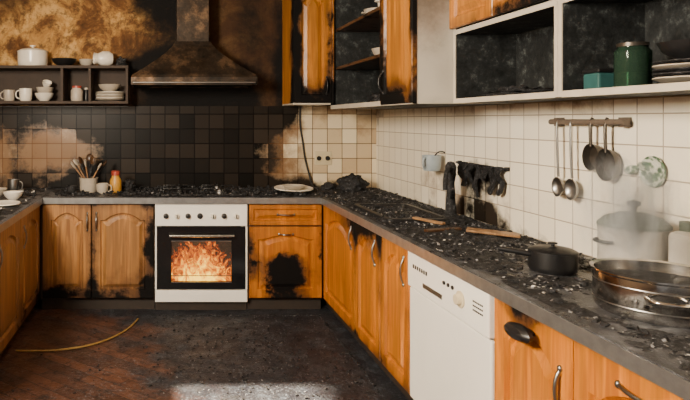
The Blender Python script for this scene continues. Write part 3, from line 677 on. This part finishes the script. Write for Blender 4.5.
for nm,an in(('loop_handle_a',math.radians(238)),('loop_handle_b',math.radians(58))):
    c,s=math.cos(an),math.sin(an); q=[]
    for (u,o) in((-.045,.0),(-.045,.035),(-.02,.05),(.02,.05),(.045,.035),(.045,0)):
        q.append((P[0]+c*(r-.003+o)-s*u,P[1]+s*(r-.003+o)+c*u,ZC+h*.62))
    tube(nm,q,0.0065,M_PAN,sp)
for z in(.03,.085): lathe('rivet_band',[(r*1.001,z),(r*1.006,z+.002),(r*1.001,z+.004)],P,M_STEELD,sp,64)
pot('stock_pot',(1.585,2.03,ZC),0.10,0.19,M_POTW,True,M_BLK,True,M_CLOTH)
M_PLAS=simple('white_plastic',(0.70,0.67,0.60),0.4,var=0.08,soot=-0.2)
pc=empty('plastic_canister',(1.655,1.86,ZC))
box('canister_body',1.60,1.712,1.82,1.92,ZC+.0005,ZC+.20,M_PLAS,pc,0.02)
lathe('canister_cap',[(0.025,0),(0.025,0.03),(0,0.032)],(1.656,1.895,ZC+.199),M_CLOTH,pc,24)
tube('canister_handle',[(1.656,1.865,ZC+.197),(1.656,1.862,ZC+.235),(1.656,1.838,ZC+.235),(1.656,1.835,ZC+.195)],0.008,M_PLAS,pc)
box('chopping_board',1.42,1.64,2.76,2.84,ZC+.02,ZC+.032,wood_plain,None,.004,rot=(0,.04,-.5))
box('wood_scrap',1.36,1.39,3.04,3.22,ZC+.02,ZC+.032,wood_plain,None,.003,rot=(.03,0,.5))
box('wood_scrap',1.25,1.45,2.90,2.93,ZC+.012,ZC+.025,wood_char,None,.003,rot=(0,0,.3))
bowl('rice_bowl',(-1.05,4.15,ZC),0.07,0.055,M_CER); bowl('rice_bowl',(-1.21,4.3,ZC),0.08,0.06,M_CERD)
lathe('side_plate',[(0,0),(0.08,0),(0.12,0.015),(0.118,0.02),(0.078,0.005),(0,0.005)],(-1.05,3.86,ZC),M_CER,None)
box('cutting_board',-1.2,-0.98,3.45,3.62,ZC,ZC+.018,wood_plain,None,.004,rot=(0,0,.2))
mug('tin_mug',(-1.15,4.55,ZC),0.045,0.1,M_STEELD,0)

# ------------------------------------------------------------------ ash mounds & debris
cd=empty('counter_fire_debris',(1.4,3.4,ZC)); fd=empty('floor_fire_debris',(0.4,3.5,0))
HOLES=[(1.415,1.72,.19),(1.415,2.19,.09),(1.585,2.03,.12),(1.656,1.87,.08),(-1.05,4.15,.08),(-1.21,4.3,.09),(-1.05,3.86,.13),(-.585,4.6,.08),(-.375,4.56,.05),(-.47,4.5,.06),(-1.15,4.55,.055),(-.7,4.5,.045)]
def hole(x,y): return min([1]+[max(0,min(1,(math.hypot(x-a,y-b)-r)/.03)) for a,b,r in HOLES])
def mound(name,x0,x1,y0,y1,z,thr,hs,mat,fs=7,seed=0,st=0.012,par=None):
    nx=int((x1-x0)/st); ny=int((y1-y0)/st); v=[];hgt=[];f=[]
    for i in range(nx+1):
        for j in range(ny+1):
            x=x0+(x1-x0)*i/nx; y=y0+(y1-y0)*j/ny
            e=min(i,nx-i,j,ny-j)/6.0; e=min(1,e)*hole(x,y)
            hh=noise.fractal(Vector((x*fs,y*fs,seed)),1.0,2.0,6)*.5+.5-thr
            hh2=noise.fractal(Vector((x*40,y*40,seed+5)),1.0,2.0,4)
            g=hh*hs*e*(1+.9*hh2); hgt.append(g); v.append((x,y,z+max(g,0)+.0005))
    for i in range(nx):
        for j in range(ny):
            q=[i*(ny+1)+j,(i+1)*(ny+1)+j,(i+1)*(ny+1)+j+1,i*(ny+1)+j+1]
            if max(hgt[a] for a in q)>0.0004: f.append(tuple(q))
    used=sorted({a for q in f for a in q}); mp={a:i for i,a in enumerate(used)}
    return mesh(name,[v[a] for a in used],[tuple(mp[a] for a in q) for q in f],mat,par,True)
mound('ash_pile_a',1.14,1.71,2.35,4.85,ZC,0.33,0.038,M_CHAR,fs=6,seed=1,par=cd,st=.009)
mound('ash_pile_b',-0.2,1.18,4.30,4.86,ZC,0.38,0.038,M_CHAR,fs=7,seed=4,par=cd)
mound('ash_pile_c',1.14,1.71,1.15,2.37,ZC,0.44,0.018,M_CHAR,fs=9,seed=8,par=cd,st=.008)
mound('ash_pile_d',-0.87,-0.2,4.32,4.86,ZC,0.46,0.03,M_CHAR,fs=8,seed=11,par=cd)
mound('ash_pile_f',-1.45,-0.90,2.9,4.82,ZC,0.50,0.025,M_CHAR,fs=8,seed=13,par=cd)
def scatter(name,n,fn,smin,smax,mat,seed=0,flat=.35,par=None):
    R=random.Random(seed); v=[];f=[]
    for _ in range(n):
        x,y,z=fn(R)
        if z>.5 and hole(x,y)<1: continue
        s=smin+(smax-smin)*R.random()**3
        a,b,c=s,s*(.35+.6*R.random()),s*flat*(.3+R.random()); m=Euler((R.uniform(-.35,.35),R.uniform(-.35,.35),R.uniform(0,6.3))).to_matrix()
        k=len(v)
        P8=[m@Vector((sx*a*R.uniform(.4,1),sy*b*R.uniform(.4,1),sz*c*R.uniform(.6,1))) for sx in(-1,1) for sy in(-1,1) for sz in(-1,1)]
        mn=min(p.z for p in P8)
        v+=[(x+p.x,y+p.y,z+p.z-mn+.0005) for p in P8]
        f+=[tuple(k+i for i in q) for q in ((0,1,3,2),(4,6,7,5),(0,4,5,1),(2,3,7,6),(0,2,6,4),(1,5,7,3))]
    return mesh(name,v,f,mat,par)
def Rr(R): 
    y=R.uniform(1.25,4.8); x=1.14+.54*R.random()**(.9 if y>2.4 else .7); return (x,y,ZC+(0.006 if y>2.4 else 0.001))
def Rb(R): return (R.uniform(-0.8,1.2),R.uniform(4.31,4.84),ZC+.006)
def Rlf(R): return (R.uniform(-1.4,-.92),R.uniform(3.1,4.8),ZC)
def Rf(R): return (min(1.08,max(-.8,R.gauss(.55,.5))),min(4.2,max(2.5,R.gauss(3.65,.5))),0)
scatter('char_a',5200,Rr,.002,.015,M_CHAR,1,par=cd); scatter('flakes_a',2800,Rr,.0015,.008,M_ASH,2,par=cd); scatter('plaster_a',300,Rr,.002,.008,M_ASHW,3,par=cd)
scatter('char_b',1500,Rb,.003,.018,M_CHAR,4,.7,par=cd); scatter('flakes_b',420,Rb,.002,.010,M_ASH,5,par=cd)
scatter('char_c',300,Rlf,.004,.02,M_CHAR,6,par=cd); scatter('plaster_c',130,Rlf,.004,.018,M_ASHW,7,par=cd)
scatter('rubble',2400,Rf,.002,.011,M_CHAR,8,par=fd); scatter('floor_flakes',1000,Rf,.0015,.005,M_ASH,9,par=fd)
def Fl(px,py): s=(py-120)/H; return ((px-165)/s,600/s,0.008)
tube('garden_hose',[Fl(16,352),Fl(40,353),Fl(80,350),Fl(110,341),Fl(130,330),Fl(138,320)],0.006,M_HOSE)
st=bmesh.new(); bmesh.ops.create_icosphere(st,subdivisions=3,radius=1)
me=bpy.data.meshes.new('steam_plume'); st.to_mesh(me); st.free(); me.materials.append(M_SMOKE)
o=bpy.data.objects.new('steam_plume',me); o.location=(1.35,1.74,1.11); o.scale=(0.19,0.14,0.20); COL.objects.link(o)

# ------------------------------------------------------------------ lights
def area(name,loc,tgt,sx,sy,en,col):
    L=bpy.data.lights.new(name,'AREA'); L.shape='RECTANGLE'; L.size=sx; L.size_y=sy; L.energy=en; L.color=col
    o=bpy.data.objects.new(name,L); o.location=loc; o.rotation_euler=(Vector(tgt)-Vector(loc)).to_track_quat('-Z','Y').to_euler(); COL.objects.link(o)
area('left_key_light',(-1.35,1.0,1.95),(1.5,3.5,0.95),0.7,0.7,270,(1.0,0.86,0.67))  # added main light from the left front; the wall has no opening here
area('ceiling_fill',(0.0,3.0,2.55),(0.05,3.2,0),0.5,0.5,10,(1.0,0.80,0.54))  # weak warm fill added under the unseen ceiling, no fixture there
S=bpy.data.lights.new('sun','SUN'); S.energy=75; S.angle=math.radians(1.8); S.color=(1,0.80,0.56)
so_=bpy.data.objects.new('sun',S); so_.rotation_euler=Vector((1,0.0,-0.95)).to_track_quat('-Z','Y').to_euler(); COL.objects.link(so_)
w=bpy.data.worlds.new('world'); bpy.context.scene.world=w; w.use_nodes=True
w.node_tree.nodes['Background'].inputs[0].default_value=(1.0,0.94,0.88,1); w.node_tree.nodes['Background'].inputs[1].default_value=0.42
# ------------------------------------------------------------------ camera
c=bpy.data.cameras.new('camera'); co=bpy.data.objects.new('camera',c); COL.objects.link(co)
co.location=(0,0,H); co.rotation_euler=(math.pi/2,0,0); c.sensor_width=36; c.lens=600/690*36; c.shift_x=(345-165)/690; c.shift_y=-(200-120)/690; c.clip_start=0.02
bpy.context.scene.camera=co
